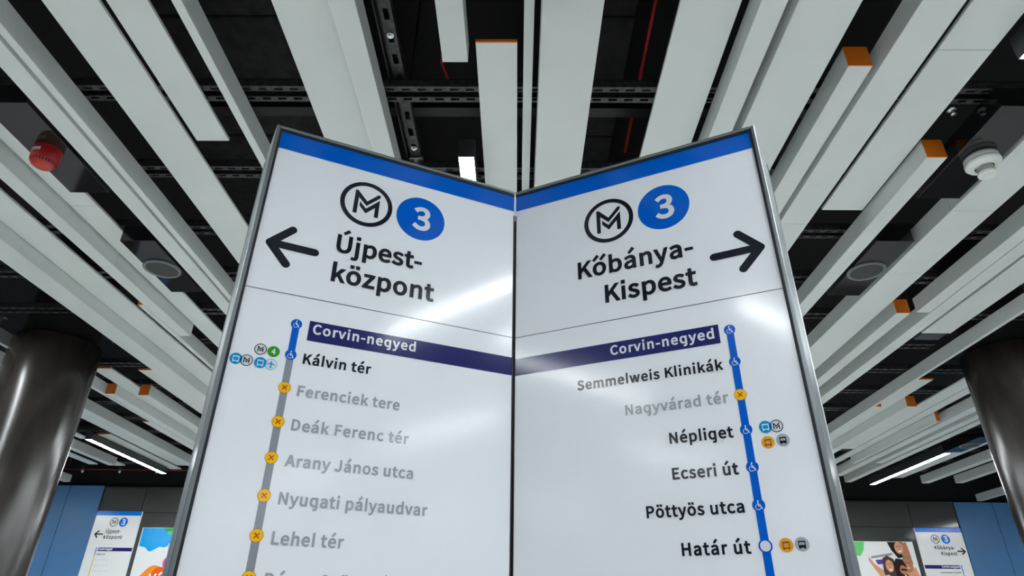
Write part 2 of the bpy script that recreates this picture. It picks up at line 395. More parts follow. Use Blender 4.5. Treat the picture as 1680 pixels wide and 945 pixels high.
    'Ú': (697, ['306 -40 330 -42 381 -38 429 -26 477 -2 520 35 550 77 571 125 586 188 592 272 591 690 452 689 452 272 449 221 441 182 427 146 415 128 396 111 366 97 351 93 324 91 297 94 276 99 255 111 237 129 223 149 212 179 209 194 204 221 201 275 201 689 58 689 58 266 63 197 77 131 104 71 135 30 174 -3 222 -26 273 -38', '302 692 502 842 417 945 414 945 396 929 230 776']),
    'á': (555, ['177 -40 210 -41 246 -36 291 -20 333 4 337 2 342 -30 464 -28 464 308 462 347 454 392 440 431 427 452 418 467 393 491 354 515 312 528 273 531 240 531 174 518 120 498 84 479 35 449 86 353 96 339 141 368 171 384 201 396 234 402 267 402 288 396 304 383 316 359 320 341 318 336 276 330 207 315 153 297 109 275 73 248 65 239 44 212 29 176 23 128 26 89 35 59 50 29 72 3 99 -17 132 -32 156 -38', '204 86 192 88 179 95 168 107 164 116 162 131 164 146 170 161 177 169 198 186 225 198 264 210 321 220 321 132 291 109 261 93 231 86', '252 566 258 568 454 761 354 857 351 858 348 854 173 647']),
    'é': (547, ['264 -40 306 -41 345 -35 378 -26 402 -17 438 1 479 26 479 32 423 135 375 105 339 91 303 84 258 88 237 94 216 106 198 122 182 143 171 164 162 194 483 196 491 254 488 326 478 371 460 419 434 458 399 491 360 513 312 528 267 531 219 527 174 512 129 486 91 452 62 413 38 365 23 308 17 245 23 179 38 122 63 74 90 39 129 4 174 -21 228 -37', '165 314 164 317 176 347 199 377 213 389 231 399 252 404 267 405 297 401 322 389 334 377 344 362 352 341 356 317 354 314', '251 566 261 573 450 761 420 791 348 858 169 647']),
    'í': (296, ['53 -28 196 -28 196 518 193 519 53 518', '111 566 310 760 310 764 208 858 27 646']),
    'ó': (594, ['258 -40 276 -42 321 -37 369 -23 414 2 452 35 485 77 509 125 523 179 529 242 524 308 508 365 485 413 453 454 414 488 369 512 318 528 273 532 228 528 177 513 132 488 93 455 59 410 35 359 21 302 17 245 23 176 38 125 63 74 93 35 132 1 177 -23 225 -37', '255 89 228 97 210 109 194 128 182 146 170 176 165 203 161 248 164 284 171 314 180 338 194 362 211 380 231 393 249 399 273 402 297 399 315 393 333 381 352 362 366 338 376 314 383 281 385 242 382 206 376 176 367 152 351 126 336 110 315 96 297 90 282 88', '258 566 458 761 456 765 357 857 339 839 175 647']),
    'ö': (594, ['258 -40 276 -42 321 -37 369 -23 414 2 452 35 485 77 509 125 523 179 529 242 524 308 508 365 485 413 453 454 414 488 369 512 318 528 273 532 228 528 177 513 132 488 93 455 59 410 35 359 21 302 17 245 23 176 38 125 63 74 93 35 132 1 177 -23 225 -37', '255 89 228 97 210 109 194 128 182 146 170 176 165 203 161 248 164 284 171 314 180 338 194 362 211 380 231 393 249 399 273 402 297 399 315 393 333 381 352 362 366 338 376 314 383 281 385 242 382 206 376 176 367 152 351 126 336 110 315 96 297 90 282 88', '104 599 248 599 249 743 105 744', '297 599 441 598 442 743 297 744']),
    'ú': (595, ['209 -40 251 -40 287 -32 329 -14 362 10 365 9 368 -28 371 -30 495 -28 494 519 352 518 352 155 326 124 299 103 278 93 254 90 233 91 221 94 211 101 199 119 190 155 188 191 188 518 46 518 46 173 48 131 55 89 68 53 85 23 114 -7 152 -29 182 -38', '257 566 260 566 272 577 458 761 356 858 176 647']),
    ' ': (232, []),
    'ő': (594, ['260 -40 275 -42 320 -37 368 -23 413 1 453 35 483 74 510 128 524 182 529 242 525 302 509 362 485 413 453 455 413 489 368 513 320 527 272 532 227 527 176 512 134 489 92 453 61 413 36 362 22 308 17 245 22 182 37 125 61 77 93 35 134 0 176 -22 218 -35', '257 89 230 97 212 108 194 128 181 149 171 173 164 209 163 269 172 317 181 341 199 368 212 380 230 392 248 399 275 402 299 399 320 390 341 374 363 344 375 317 383 281 384 218 378 182 366 149 350 125 341 114 317 97 299 90 278 87', '90 566 95 567 291 761 191 858 10 647', '357 566 360 566 558 761 458 858 276 647']),
}
GLYPH = {}
for ch, (adv, loops) in RAW_GLYPH.items():
    outer, holes = [], []
    for s in loops:
        q = list(map(int, s.split()))
        l = list(zip(q[0::2], q[1::2]))
        area = sum(l[i - 1][0] * l[i][1] - l[i][0] * l[i - 1][1] for i in range(len(l)))
        (outer if area > 0 else holes).append(l)
    groups = [[l] for l in outer]
    for h in holes:                           # each counter goes to the outline around it
        for g in groups:
            xs, ys = [p[0] for p in g[0]], [p[1] for p in g[0]]
            if min(xs) < h[0][0] < max(xs) and min(ys) < h[0][1] < max(ys):
                g.append(h)
                break
    GLYPH[ch] = (adv, groups)

# ------------------------------------------------------------------ the setting
Z = EYE                                       # heights below are given from the camera level up
SLAT_BOTTOM, THIN_BOTTOM, SLAT_TOP = Z + 1.5, Z + 1.568, Z + 1.58
CEIL = Z + 2.3

struct('floor', MB().box(-8, 8, -9, 9.2, -0.1, 0, M['floor']))
struct('ceiling', MB().box(-8, 8, -9, 9.2, CEIL, CEIL + 0.1, M['ceiling']))
struct('wall_side_left', MB().box(-8.1, -8, -9, 9.2, 0, CEIL, M['plaster']))
struct('wall_side_right', MB().box(8, 8.1, -9, 9.2, 0, CEIL, M['plaster']))
struct('wall_rear', MB().box(-8, 8, -9.1, -9, 0, CEIL, M['plaster']))


def tiled(mb, x0, x1, y, z0, z1, vx, hz, m, gap=0.008, depth=0.05):
    """wall cladding of flat slabs with open dark joints"""
    xs, zs = [x0] + vx + [x1], [z0] + hz + [z1]
    mb.box(x0, x1, y + 0.015, y + depth, z0, z1, M['joint'])
    for i in range(len(xs) - 1):
        for j in range(len(zs) - 1):
            mb.box(xs[i] + gap / 2, xs[i + 1] - gap / 2, y, y + 0.014, zs[j] + gap / 2, zs[j + 1] - gap / 2, m)
    return mb


YL, YR = 7.85, 8.30
struct('wall_back_left', tiled(MB(), -4.935, 0, YL, 0, Z + 1.49, [-4.428, -3.3, -2.2, -1.1], [0.9, 1.85, Z + 1.207], M['granite']))
struct('wall_back_right', tiled(MB(), 0, 5.425, YR, 0, Z + 1.494, [1.1, 2.2, 3.3, 4.86], [0.9, 1.85, Z + 1.197], M['granite']))
struct('wall_return', MB().box(-0.05, 0, YL + 0.055, YR + 0.05, 0, Z + 1.49, M['granite']))
struct('wall_blue_left', tiled(MB(), -8, -4.935, YL - 0.02, 0, Z + 1.51, [-7.2, -6.3, -5.345], [], M['blue_wall'], depth=0.07))
struct('wall_blue_right', tiled(MB(), 5.425, 8, YR - 0.02, 0, Z + 1.5, [5.896, 6.8], [], M['blue_wall'], depth=0.07))
struct('wall_bulkhead', MB().box(-8, 0, YL + 0.05, YL + 0.15, Z + 1.49, CEIL, M['soffit']).box(0, 8, YR + 0.05, YR + 0.15, Z + 1.49, CEIL, M['soffit']))
struct('trim_1', MB().box(-4.935, 0, YL - 0.005, YL + 0.06, Z + 1.49, Z + 1.5, M['metal_trim']))
struct('trim_2', MB().box(0, 5.425, YR - 0.005, YR + 0.06, Z + 1.494, Z + 1.504, M['metal_trim']))

# ------------------------------------------------------------------ the big folded sign
PW = 0.581                                     # width of one panel
LEFT_O, LEFT_A = Vector((-0.5401, 1.1066, 0)), math.radians(24.708)
RIGHT_O, RIGHT_A = Vector((-0.0068, 1.3520, 0)), math.radians(-25.46)
sign = thing('wayfinding_sign', 'large white folded metro route sign with blue header in the middle', 'sign', (0, 1.35, 0))


def panel_matrix(org, ang, base):
    return Matrix.Translation(org - Vector(base)) @ Matrix.Rotation(ang, 4, 'Z')


M_POLY_A = [(-.0285, .0333), (-.0226, .0333), (.0006, .0078), (.0238, .0322), (.0296, .0328), (.0298, .0256), (.0001, -.005), (-.0194, .0147), (-.0198, -.0304), (-.0291, -.0304)]
M_POLY_B = [(-.0155, .0035), (-.0003, -.0125), (.0291, .0183), (.0291, -.0305), (.0198, -.0307), (.0199, -.0048), (0, -.0258), (-.0157, -.008)]


def emblem(mb, u, v, r, m, d=0.0006, ring_w=0.172):
    mb.ring(u, v, r, r * ring_w, m, d)
    k = r / 0.06
    for P in (M_POLY_A, M_POLY_B):
        mb.poly([(u + a * k, v + b * k) for a, b in P], m, d)
    return mb


def wheelchair(mb, u, v, r, m, flip=1, d=0.0012):
    s = r * flip
    mb.disc(u - 0.02 * s, v + 0.62 * r, 0.13 * r, m, d, 16)
    mb.stroke([(u - 0.08 * s, v + 0.38 * r), (u - 0.02 * s, v - 0.1 * r), (u + 0.28 * s, v - 0.12 * r), (u + 0.48 * s, v - 0.55 * r)], 0.17 * r, m, d)
    mb.stroke([(u - 0.05 * s, v + 0.18 * r), (u + 0.26 * s, v + 0.1 * r)], 0.1 * r, m, d + 0.0001)
    n = 14
    arc = [(u - 0.1 * s + 0.4 * s * math.cos(t), v - 0.28 * r + 0.4 * r * math.sin(t)) for t in [math.radians(110 + 230 * k / n) for k in range(n + 1)]]
    mb.stroke(arc, 0.1 * r, m, d + 0.0002, caps=False)


def bus(mb, u, v, r, m, fill=None, d=0.0010, tram=False):
    w, h, t = 0.5 * r, 0.48 * r, 0.12 * r
    mb.rect(u - w, u + w, v + h - t * 1.6, v + h, m, d)
    mb.rect(u - w, u - w + t, v - h, v + h, m, d + 0.0001)
    mb.rect(u + w - t, u + w, v - h, v + h, m, d + 0.0001)
    mb.rect(u - w, u + w, v - h, v - h + t * (3.2 if tram else 1.2), m, d + 0.0002)
    for s in (-1, 1):
        mb.rect(u + s * 0.34 * r - 0.1 * r, u + s * 0.34 * r + 0.1 * r, v - h - 0.14 * r, v - h, m, d + 0.0003)


def plane_icon(mb, u, v, r, m, d=0.0010):
    def P(pts):
        return [(u + a * r, v + b * r) for a, b in pts]
    mb.poly(P([(-.09, -.6), (.09, -.6), (.1, .45), (0, .68), (-.1, .45)]), m, d)
    mb.poly(P([(-.7, -.12), (-.7, -.02), (0, .28), (.7, -.02), (.7, -.12), (0, .02)]), m, d + 0.0001)
    mb.poly(P([(-.28, -.62), (-.28, -.54), (0, -.38), (.28, -.54), (.28, -.62), (0, -.52)]), m, d + 0.0002)


def fill_panel(panel, side, stations, emb, num, band_v, bar, bar_text, dest, arrow, line_u, transfers):
    mk = M
    MB().rect(0, PW, Z + band_v, Z + 1.0, mk['blue']).build('header_band', panel)
    emblem(MB(), emb[0], Z + emb[1], 0.0600, mk['ink']).build('metro_emblem', panel)
    u, v = num
    MB().disc(u, Z + v, 0.0588, mk['blue'], n=64).text('3', u - 0.0195, u + 0.0215, Z + v - 0.0315, 0.0635, mk['white_ink']).build('line_number', panel)
    d = MB()
    tip, a, b, tail = [(p[0], Z + p[1]) for p in arrow]
    d.stroke([a, tip, b], 0.0172, mk['ink'], 0.0006).stroke([tip, tail], 0.0172, mk['ink'], 0.0008)
    d.build('direction_arrow', panel)
    for s, u0, u1, base in dest:
        MB().text(s, u0, u1, Z + base, 0.0450, mk['ink']).build('destination_name', panel)
    MB().rect(0.0, PW, Z + 0.5992, Z + 0.6006, mk['ink']).build('divider_line', panel)
    MB().rect(bar[0], bar[1], Z + bar[2], Z + bar[3], mk['navy']).text('Corvin-negyed', bar_text[0], bar_text[1], Z + bar_text[2], 0.0217, mk['white_ink'], 0.0011).build('current_station_bar', panel)
    # route line, one colour change where the service stops
    ln = MB()
    hw = 0.0068
    for v0, v1, m in line_u[1]:
        ln.rect(line_u[0](v0) - hw, line_u[0](v0) + hw, Z + v1, Z + v0, mk[m], 0.0005)
    ln.build('route_line', panel)
    for name, kind, v, base, ext, faded in stations:
        u = line_u[0](v)
        s = MB()
        if kind == 'chair':
            s.disc(u, Z + v, 0.0108, mk['blue'], 0.0008)
            wheelchair(s, u, Z + v, 0.0108, mk['white_ink'])
        elif kind == 'closed':
            s.disc(u, Z + v, 0.0113, mk['red_ink'], 0.0007).disc(u, Z + v, 0.0105, mk['yellow'], 0.0009)
            q = 0.0042
            s.stroke([(u - q, Z + v - q), (u + q, Z + v + q)], 0.0021, mk['red_ink'], 0.0012, False)
            s.stroke([(u - q, Z + v + q), (u + q, Z + v - q)], 0.0021, mk['red_ink'], 0.0014, False)
        else:
            s.disc(u, Z + v, 0.0112, mk['blue'], 0.0008).disc(u, Z + v, 0.0085, mk['white_ink'], 0.0010)
        s.build('station_marker', panel)
        if name:
            MB().text(name, ext[0], ext[1], Z + base, 0.0215, mk['text_grey' if faded else 'ink']).build('station_name', panel)
    for kind, u, v in transfers:
        s = MB()
        v += Z
        r = 0.0112
        if kind == 'metro':
            s.disc(u, v, r, mk['white_ink'], 0.0005)
            emblem(s, u, v, r, mk['ink'], 0.0009, 0.13)
        elif kind == 'four':
            s.disc(u, v, r, mk['green'], 0.0006).text('4', u - 0.0042, u + 0.0042, v - 0.0055, 0.011, mk['white_ink'])
        elif kind == 'bus':
            s.disc(u, v, r, mk['sky'], 0.0007)
            bus(s, u, v, r, mk['white_ink'], d=0.0011)
        elif kind == 'plane':
            s.disc(u, v, r * 0.98, mk['white_ink'], 0.0004).ring(u, v, r, 0.0008, mk['sky'], 0.0006)
            plane_icon(s, u, v, r, mk['sky'])
        elif kind == 'amber':
            s.disc(u, v, r, mk['amber'], 0.0006)
            bus(s, u, v, r, mk['brown_ink'])
        else:
            s.disc(u, v, r, mk['halo'], 0.0006)
            bus(s, u, v, r, mk['ink'], tram=True)
        s.build('transfer_symbol', panel)


def sign_panel(org, ang, inner_at):
    p = MB().box(0, PW, 0, 0.012, 0.12, Z + 1.0, M['white']).build('sign_panel', sign, matrix=panel_matrix(org, ang, sign.location))
    return p


lp = sign_panel(LEFT_O, LEFT_A, 1)
lp['label'] = 'left leaf of the sign pointing to the left terminus'
rp = sign_panel(RIGHT_O, RIGHT_A, 0)
rp['label'] = 'right leaf of the sign pointing to the right terminus'

L_ST = [(None, 'chair', .5377, 0, 0, 0), ('Kálvin tér', 'chair', .4722, .4577, (.1327, .2668), 0),
        ('Ferenciek tere', 'closed', .4055, .3920, (.1327, .3328), 1), ('Deák Ferenc tér', 'closed', .3394, .3262, (.1327, .3575), 1),
        ('Arany János utca', 'closed', .2733, .2605, (.1325, .3722), 1), ('Nyugati pályaudvar', 'closed', .2076, .1945, (.1333, .4064), 1),
        ('Lehel tér', 'closed', .1418, .1288, (.1333, .2562), 1), ('Dózsa György út', 'closed', .0760, .0635, (.1333, .3560), 1)]
fill_panel(lp, 'L', L_ST, (.2105, .8620), (.3397, .8597), .9535, (.1330, PW, .5075, .5505), (.1414, .3550, .5230),
           [('Újpest-', .1590, .3522, .7215), ('központ', .1590, .3864, .6485)],
           [(.0265, .7093), (.0662, .7499), (.0654, .6659), (.1181, .7072)],
           (lambda v: .1084, [(.5377, .4722, 'blue'), (.4722, -1.1, 'line_grey')]),
           [('metro', .0524, .4736), ('four', .0765, .4729), ('metro', .0322, .4474), ('bus', .0133, .4478), ('plane', .0762, .4467), ('bus', .0569, .4469)])
R_ST = [(None, 'chair', .5317, 0, 0, 0), ('Semmelweis Klinikák', 'chair', .4645, .4517, (.1477, .4475), 0),
        ('Nagyvárad tér', 'closed', .3983, .3855, (.2476, .4480), 1), ('Népliget', 'chair', .3317, .3200, (.3293, .4470), 0),
        ('Ecseri út', 'chair', .2645, .2535, (.3275, .4462), 0), ('Pöttyös utca', 'chair', .1993, .1885, (.2727, .4458), 0),
        ('Határ út', 'open', .1336, .1225, (.3300, .4465), 0), ('Kőbánya-Kispest', 'chair', .0680, .0560, (.2200, .4465), 0)]
fill_panel(rp, 'R', R_ST, (.2415, .8578), (.3715, .8577), .9545, (0, .4497, .5070, .5475), (.2250, .4395, .5187),
           [('Kőbánya-', .1605, .4236, .7164), ('Kispest', .2215, .4232, .6435)],
           [(.5563, .7018), (.5172, .7435), (.5165, .6599), (.4630, .7004)],
           (lambda v: .4700, [(.5317, -1.1, 'blue')]),
           [('metro', .5222, .3324), ('bus', .5037, .3329), ('amber', .5031, .3050), ('tram', .5285, .3063), ('amber', .5026, .1337), ('tram', .5271, .1341)])

# frame: dark gasket, grey lip and the deep aluminium edge of each leaf
TOPZ = Z + 1.0
for (org, ang, outer) in ((LEFT_O, LEFT_A, 0), (RIGHT_O, RIGHT_A, 1)):
    mx = panel_matrix(org, ang, sign.location)
    g, f = MB(), MB()
    if outer == 0:
        ga, gb, fa, fb = -0.005, 0.0, -0.013, -0.005
        i0, i1 = PW - 0.0012, PW + 0.0012
    else:
        ga, gb, fa, fb = PW, PW + 0.005, PW + 0.005, PW + 0.013
        i0, i1 = -0.0012, 0.0012
    g.box(ga, gb, -0.003, 0.012, 0.12, TOPZ + 0.005, M['gasket'])
    g.box(0, PW, -0.003, 0.012, TOPZ, TOPZ + 0.005, M['gasket'])
    g.box(i0, i1, -0.0016, 0.012, 0.12, TOPZ - 0.06, M['gasket'])
    g.build('gasket', sign, matrix=mx)
    f.bevel_box(fa, fb, -0.007, 0.012, 0.12, TOPZ + 0.012, M['lip'], 0.0015)
    a0, a1 = (fb, PW) if outer == 0 else (0, fa)
    f.bevel_box(a0, a1, -0.007, 0.012, TOPZ + 0.005, TOPZ + 0.012, M['lip'], 0.0015)
    f.build('frame', sign, matrix=mx)

base = Vector(sign.location)


def corner(org, ang, u, y=0.0):
    return org + Vector((math.cos(ang) * u - math.sin(ang) * y, math.sin(ang) * u + math.cos(ang) * y, 0)) - base


lf, rf = corner(LEFT_O, LEFT_A, -0.013, -0.002), corner(RIGHT_O, RIGHT_A, PW + 0.013, -0.002)
lb, rb = Vector((-0.606, 1.195, 0)) - base, Vector((0.586, 1.193, 0)) - base
for a, b in ((lf, lb), (rf, rb)):
    side = MB()
    n = (b - a).cross(Vector((0, 0, 1))).normalized() * 0.004
    if n.x * a.x > 0:
        n = -n
    z0, z1 = 0.12, TOPZ + 0.012
    P = [a, b, b + n, a + n]
    V = [(q.x, q.y, z0) for q in P] + [(q.x, q.y, z1) for q in P]
    side.raw(V, [(0, 1, 5, 4), (1, 2, 6, 5), (2, 3, 7, 6), (3, 0, 4, 7), (4, 5, 6, 7), (3, 2, 1, 0)], M['alu'])
    side.build('side_panel', sign)
bk = MB()
mid = Vector((-0.0096, 1.49, 0)) - base
for a, b in ((lb, mid), (mid, rb)):
    n = Vector((0, -0.004, 0))
    P = [a, b, b + n, a + n]
    V = [(q.x, q.y, 0.12) for q in P] + [(q.x, q.y, TOPZ - 0.02) for q in P]
    bk.raw(V, [(0, 1, 5, 4), (1, 2, 6, 5), (2, 3, 7, 6), (3, 0, 4, 7), (4, 5, 6, 7), (3, 2, 1, 0)], M['alu'])
bk.build('back_panel', sign)
sp_ = MB().box(-0.02, 0.02, 0.0, 0.012, 0.12, TOPZ - 0.065, M['gasket'])
sp_.build('fold_strip', sign, loc=(-0.0096, 0.016, 0))
pl = MB()
ring = [lf, corner(LEFT_O, LEFT_A, PW, -0.002), rf, rb, mid, lb]
ring = [q * 0.98 for q in ring]
pl.raw([(q.x, q.y, 0) for q in ring] + [(q.x, q.y, 0.12) for q in ring],
       [(0, 1, 4, 5), (1, 2, 3, 4), (6, 11, 10, 7), (7, 10, 9, 8)] + [(k, 6 + k, 6 + (k + 1) % 6, (k + 1) % 6) for k in range(6)], M['black'])
pl.build('plinth', sign)

# ------------------------------------------------------------------ ceiling slats
B, T = 'box', 'thin'
SL = [
    # kind, x0, x1, y0, y1, orange near end, label
    (T, 0.011, 0.041, -1.6, 4.6, 0, 'narrow white slat directly above the fold of the big sign'),
    (B, 0.059, 0.227, -1.9, 4.2, 0, 'wide white slat just right of the narrow one over the sign fold'),
    (T, -0.134, -0.008, 1.339, 4.1, 1, 'flat white slat left of the sign fold with a thin orange end strip'),
    (B, -0.231, -0.155, -0.4, 1.357, 0, 'short white slat whose end hangs above the small square of lamp light'),
    (T, -0.705, -0.527, -1.4, 5.0, 0, 'left half of the wide pair of white slats left of the perforated black rail'),
    (B, -0.521, -0.447, -0.4, 5.1, 0, 'right half of the wide pair of white slats beside the perforated black rail'),
    (B, -0.947, -0.919, -1.8, 4.8, 0, 'thin-edged white slat meeting the top left corner of the big sign'),
    (T, -1.176, -1.057, -1.2, 1.787, 0, 'flat white slat with a square cut end left of the big sign'),
    (T, -1.361, -1.197, -2.0, 5.4, 0, 'wide flat white slat running past the square cut one to the sign edge'),
    (B, -1.495, -1.467, -1.5, 5.5, 0, 'narrow-bottomed white slat with a broad grey side, second from the red siren'),
    (B, -1.582, -1.510, -2.1, 5.5, 0, 'white slat immediately right of the red siren'),
    (T, -1.893, -1.777, 0.12, 5.4, 0, 'flat white slat running behind the red siren and the left speaker'),
    (B, -1.972, -1.902, -1.6, 3.388, 0, 'white box slat below the siren, ending near the left edge of the sign'),
    (B, -2.003, -1.975, 2.985, 5.6, 1, 'narrow white slat with a tiny orange end squeezed below the left speaker'),
    (T, -2.271, -2.117, -1.9, 6.0, 0, 'broad flat white slat in the left group, second above the dark column'),
    (B, -2.406, -2.275, -1.2, 6.3, 0, 'large white slat crossing just above the top of the left column'),
    (T, -2.612, -2.494, 4.119, 6.5, 1, 'flat white slat with an orange strip end, upper right of the left column'),
    (B, -2.764, -2.692, 4.448, 6.7, 1, 'white box slat with the right one of two square orange ends by the left column'),
    (T, -2.922, -2.792, 4.096, 6.6, 1, 'flat white slat with a brown-orange strip end touching the left column'),
    (B, -2.992, -2.926, 4.427, 6.9, 1, 'white box slat with the square orange end nearest the left column'),
    (B, -3.026, -2.998, 3.95, 6.4, 0, 'thin white slat coming from behind the left column under the orange ends'),
    (B, -3.430, -3.355, 0.3, 7.0, 0, 'deep grey-sided slat behind the left column, upper of the long ones'),
    (T, -3.560, -3.450, 0.2, 7.0, 0, 'flat slat behind the left column, middle of three laid close together'),
    (T, -3.696, -3.585, 0.4, 7.0, 0, 'flat slat behind the left column, lowest of three laid close together'),
    (T, -3.223, -3.143, 5.36, 7.0, 1, 'far flat slat with a small orange end beside the left edge of the sign'),
    (T, -3.863, -3.735, 5.77, 7.19, 1, 'far flat slat just above the left glowing lamp'),
    (B, -4.267, -4.195, 0.8, 6.724, 0, 'far box slat directly below the left glowing lamp'),
    (T, -4.392, -4.280, 0.8, 7.038, 0, 'far flat slat peeking out under the left glowing lamp'),
    (T, -4.651, -4.552, 0.6, 6.99, 0, 'far flat slat lowest under the left lamp beside the column'),
    (B, -5.284, -5.212, 2.0, 7.6, 0, 'far box slat over the blue wall beside the left column'),
    (T, -5.620, -5.500, 2.0, 7.7, 0, 'far flat slat touching the top of the left blue wall'),
    (B, -3.125, -3.097, 0.2, 4.2, 0, 'slat at the left picture edge beyond the left column'),
    (T, -4.110, -4.030, 1.5, 5.94, 0, 'short bright slat end between the left column and the lamp tip'),
    (T, 0.450, 0.622, -1.7, 4.4, 0, 'wide flat white slat above the right leaf beside the red cable'),
    (B, 0.647, 0.719, -0.9, 4.6, 0, 'white slat between two wide ones above the right leaf of the sign'),
    (B, 0.747, 0.917, -2.0, 4.9, 0, 'broad white slat at the top right corner of the big sign'),
    (B, 0.981, 1.053, 1.363, 5.0, 1, 'white slat with the uppermost square orange end on the right'),
    (B, 1.075, 1.193, -1.8, 5.2, 0, 'white slat just right of the uppermost orange end'),
    (T, 1.264, 1.433, -1.3, 2.196, 0, 'wide flat white slat cut off square right of the sign'),
    (B, 1.446, 1.518, 1.775, 5.3, 1, 'white slat with a square orange end left of the smoke detector'),
    (B, 1.722, 1.896, -1.7, 4.7, 0, 'wide white slat under the smoke detector and right speaker'),
    (B, 1.986, 2.058, 3.016, 5.4, 1, 'white slat with a square orange end below the right speaker'),
    (B, 2.083, 2.153, -1.4, 3.010, 0, 'white slat ending beside the orange end below the right speaker'),
    (B, 2.160, 2.237, -1.9, 5.9, 0, 'long white slat two below the right speaker'),
    (T, 2.356, 2.524, -1.1, 3.419, 0, 'wide flat white slat ending above the top of the right column'),
    (B, 2.614, 2.637, -1.6, 6.2, 0, 'thin-bottomed grey slat crossing the top of the right column'),
    (T, 2.734, 2.862, 4.178, 6.5, 1, 'flat slat with an orange strip end left of the right column'),
    (B, 2.640, 2.682, 4.568, 6.6, 1, 'thin slat with a triangular glimpse of orange end, left of the right column'),
    (B, 2.866, 2.936, 4.556, 6.6, 1, 'white box slat with a square orange end left of the right column'),
    (T, 3.061, 3.181, 4.0, 6.043, 0, 'flat white slat emerging behind the right column, upper of a close pair'),
    (T, 3.192, 3.278, 4.0, 6.8, 0, 'flat white slat emerging behind the right column, lower of a close pair'),
    (B, 3.284, 3.312, 4.91, 6.35, 1, 'slat with a sliver of orange end next to the right column'),
    (B, 3.351, 3.430, 4.0, 6.9, 0, 'grey-sided slat just below the sliver of orange by the right column'),
    (B, 3.500, 3.565, 3.2, 6.312, 0, 'box slat ending in mid-row above the right glowing lamp'),
    (B, 3.600, 3.670, 3.0, 7.2, 0, 'long box slat immediately above the right glowing lamp'),
    (T, 4.160, 4.290, 3.0, 7.27, 0, 'flat slat immediately below the right glowing lamp'),
    (B, 4.448, 4.525, 3.0, 7.216, 0, 'far box slat ending below the right lamp, left of two'),
    (B, 4.802, 4.880, 3.0, 7.193, 0, 'far box slat ending below the right lamp, right of two'),
    (B, 5.685, 5.745, 3.5, 8.22, 0, 'far slat with a lit edge over the right blue wall'),
    (T, 5.830, 5.940, 3.5, 8.22, 0, 'far flat slat over the right blue wall beside the column'),
]
JOINT = {-1.893: [2.196], 1.264: [1.364], 1.722: [2.10, 2.60], -2.271: [3.748], 1.446: [2.603], -1.582: [2.609], -1.972: [2.588], 1.075: [2.2], 0.747: [1.9]}
for kind, x0, x1, y0, y1, cap, label in SL:
    zb = SLAT_BOTTOM if kind == B else THIN_BOTTOM
    h = SLAT_TOP - zb
    t = thing('ceiling_baffle', label, 'ceiling slat', ((x0 + x1) / 2, y0, zb), group='white ceiling slats')
    w = (x1 - x0) / 2
    cy = 0.004 if cap else 0.0
    body = MB()
    cuts = [cy] + [j - y0 for j in JOINT.get(x0, [])] + [y1 - y0]
    for a, b in zip(cuts[:-1], cuts[1:]):     # lengths butted together with a hairline joint
        body.bevel_box(-w, w, a + (0.0008 if a != cuts[0] else 0), b - (0.0008 if b != cuts[-1] else 0), 0, h, M['slat'], 0.0012)
    body.build('baffle_body', t)
    if cap:
        MB().bevel_box(-w, w, 0, cy, 0, h, M['orange'], 0.0008).build('end_cap', t)

# ------------------------------------------------------------------ black support rails above the slats
RAIL_Z = SLAT_TOP
RX = 4.4
rail_names = ['nearest one, above the top of the sign', 'second from the camera', 'third from the camera', 'fourth from the camera', 'fifth from the camera', 'sixth from the camera']


def rail_mesh(RX):
    mb = MB()
    mb.box(-RX, RX, -0.035, 0.035, 0.030, 0.034, M['rail_dark'])
    for s in (-1, 1):
        a, b = sorted((s * 0.035, s * 0.032))
        mb.box(-RX, RX, a, b, 0, 0.030, M['rail'])
        for e0, e1 in ((0.032, 0.0265), (0.0165, 0.0125)):
            a, b = sorted((s * e0, s * e1))
            mb.box(-RX, RX, a, b, 0, 0.003, M['rail'])
        n = int(2 * RX / 0.053)
        for k in range(n):
            x = -RX + 0.01 + k * 0.053
            a, b = sorted((s * 0.0265, s * 0.0165))
            mb.box(x, x + 0.024, a, b, 0, 0.003, M['rail'])
    return mb


proto_rail = None
ys = [1.566 + 0.415 * k for k in range(-3, 14)]
for i, y in enumerate(ys):
    k = i - 3
    if k < 0:
        lab = 'black slotted steel ceiling rail behind the top edge of the view'
    elif k < 6:
        lab = 'black slotted steel rail across the ceiling, ' + rail_names[k]
    else:
        lab = 'black slotted steel rail across the ceiling, number %d counting away from the viewer' % (k + 1)
    r = thing('ceiling_rail', lab, 'ceiling rail', (0, y, RAIL_Z), group='black rails across the ceiling')
    if k == 5:                                # cut short between the two columns
        rail_mesh(2.55).build('rail_channel', r)
    elif proto_rail is None:
        proto_rail = rail_mesh(RX).build('rail_channel', r)
    else:
        c = proto_rail.copy()
        COL.objects.link(c)
        c.parent = r

# perforated rail running towards the sign
lr = thing('perforated_rail', 'black perforated steel rail running lengthwise to the top of the left sign leaf', 'ceiling rail', (-0.400, 0.2, Z + 1.62))
pm = MB()
Ln = 1.76
pm.box(-0.019, -0.017, 0, Ln, 0, 0.035, M['rail']).box(0.017, 0.019, 0, Ln, 0, 0.035, M['rail'])
pm.box(-0.019, 0.019, 0, Ln, 0.034, 0.036, M['rail_dark'])
pm.box(-0.017, -0.0085, 0, Ln, 0.002, 0.005, M['rail']).box(0.0085, 0.017, 0, Ln, 0.002, 0.005, M['rail'])
k = 0
while k * 0.085 < Ln - 0.05:
    pm.box(-0.0085, 0.0085, k * 0.085, k * 0.085 + 0.045, 0.002, 0.005, M['rail'])
    k += 1
pm.build('rail_channel', lr)
MB().box(-0.034, -0.030, 0, Ln, -0.004, 0.03, M['rail']).box(-0.034, -0.019, 0, Ln, 0.028, 0.032, M['rail_dark']).build('side_flange', lr)
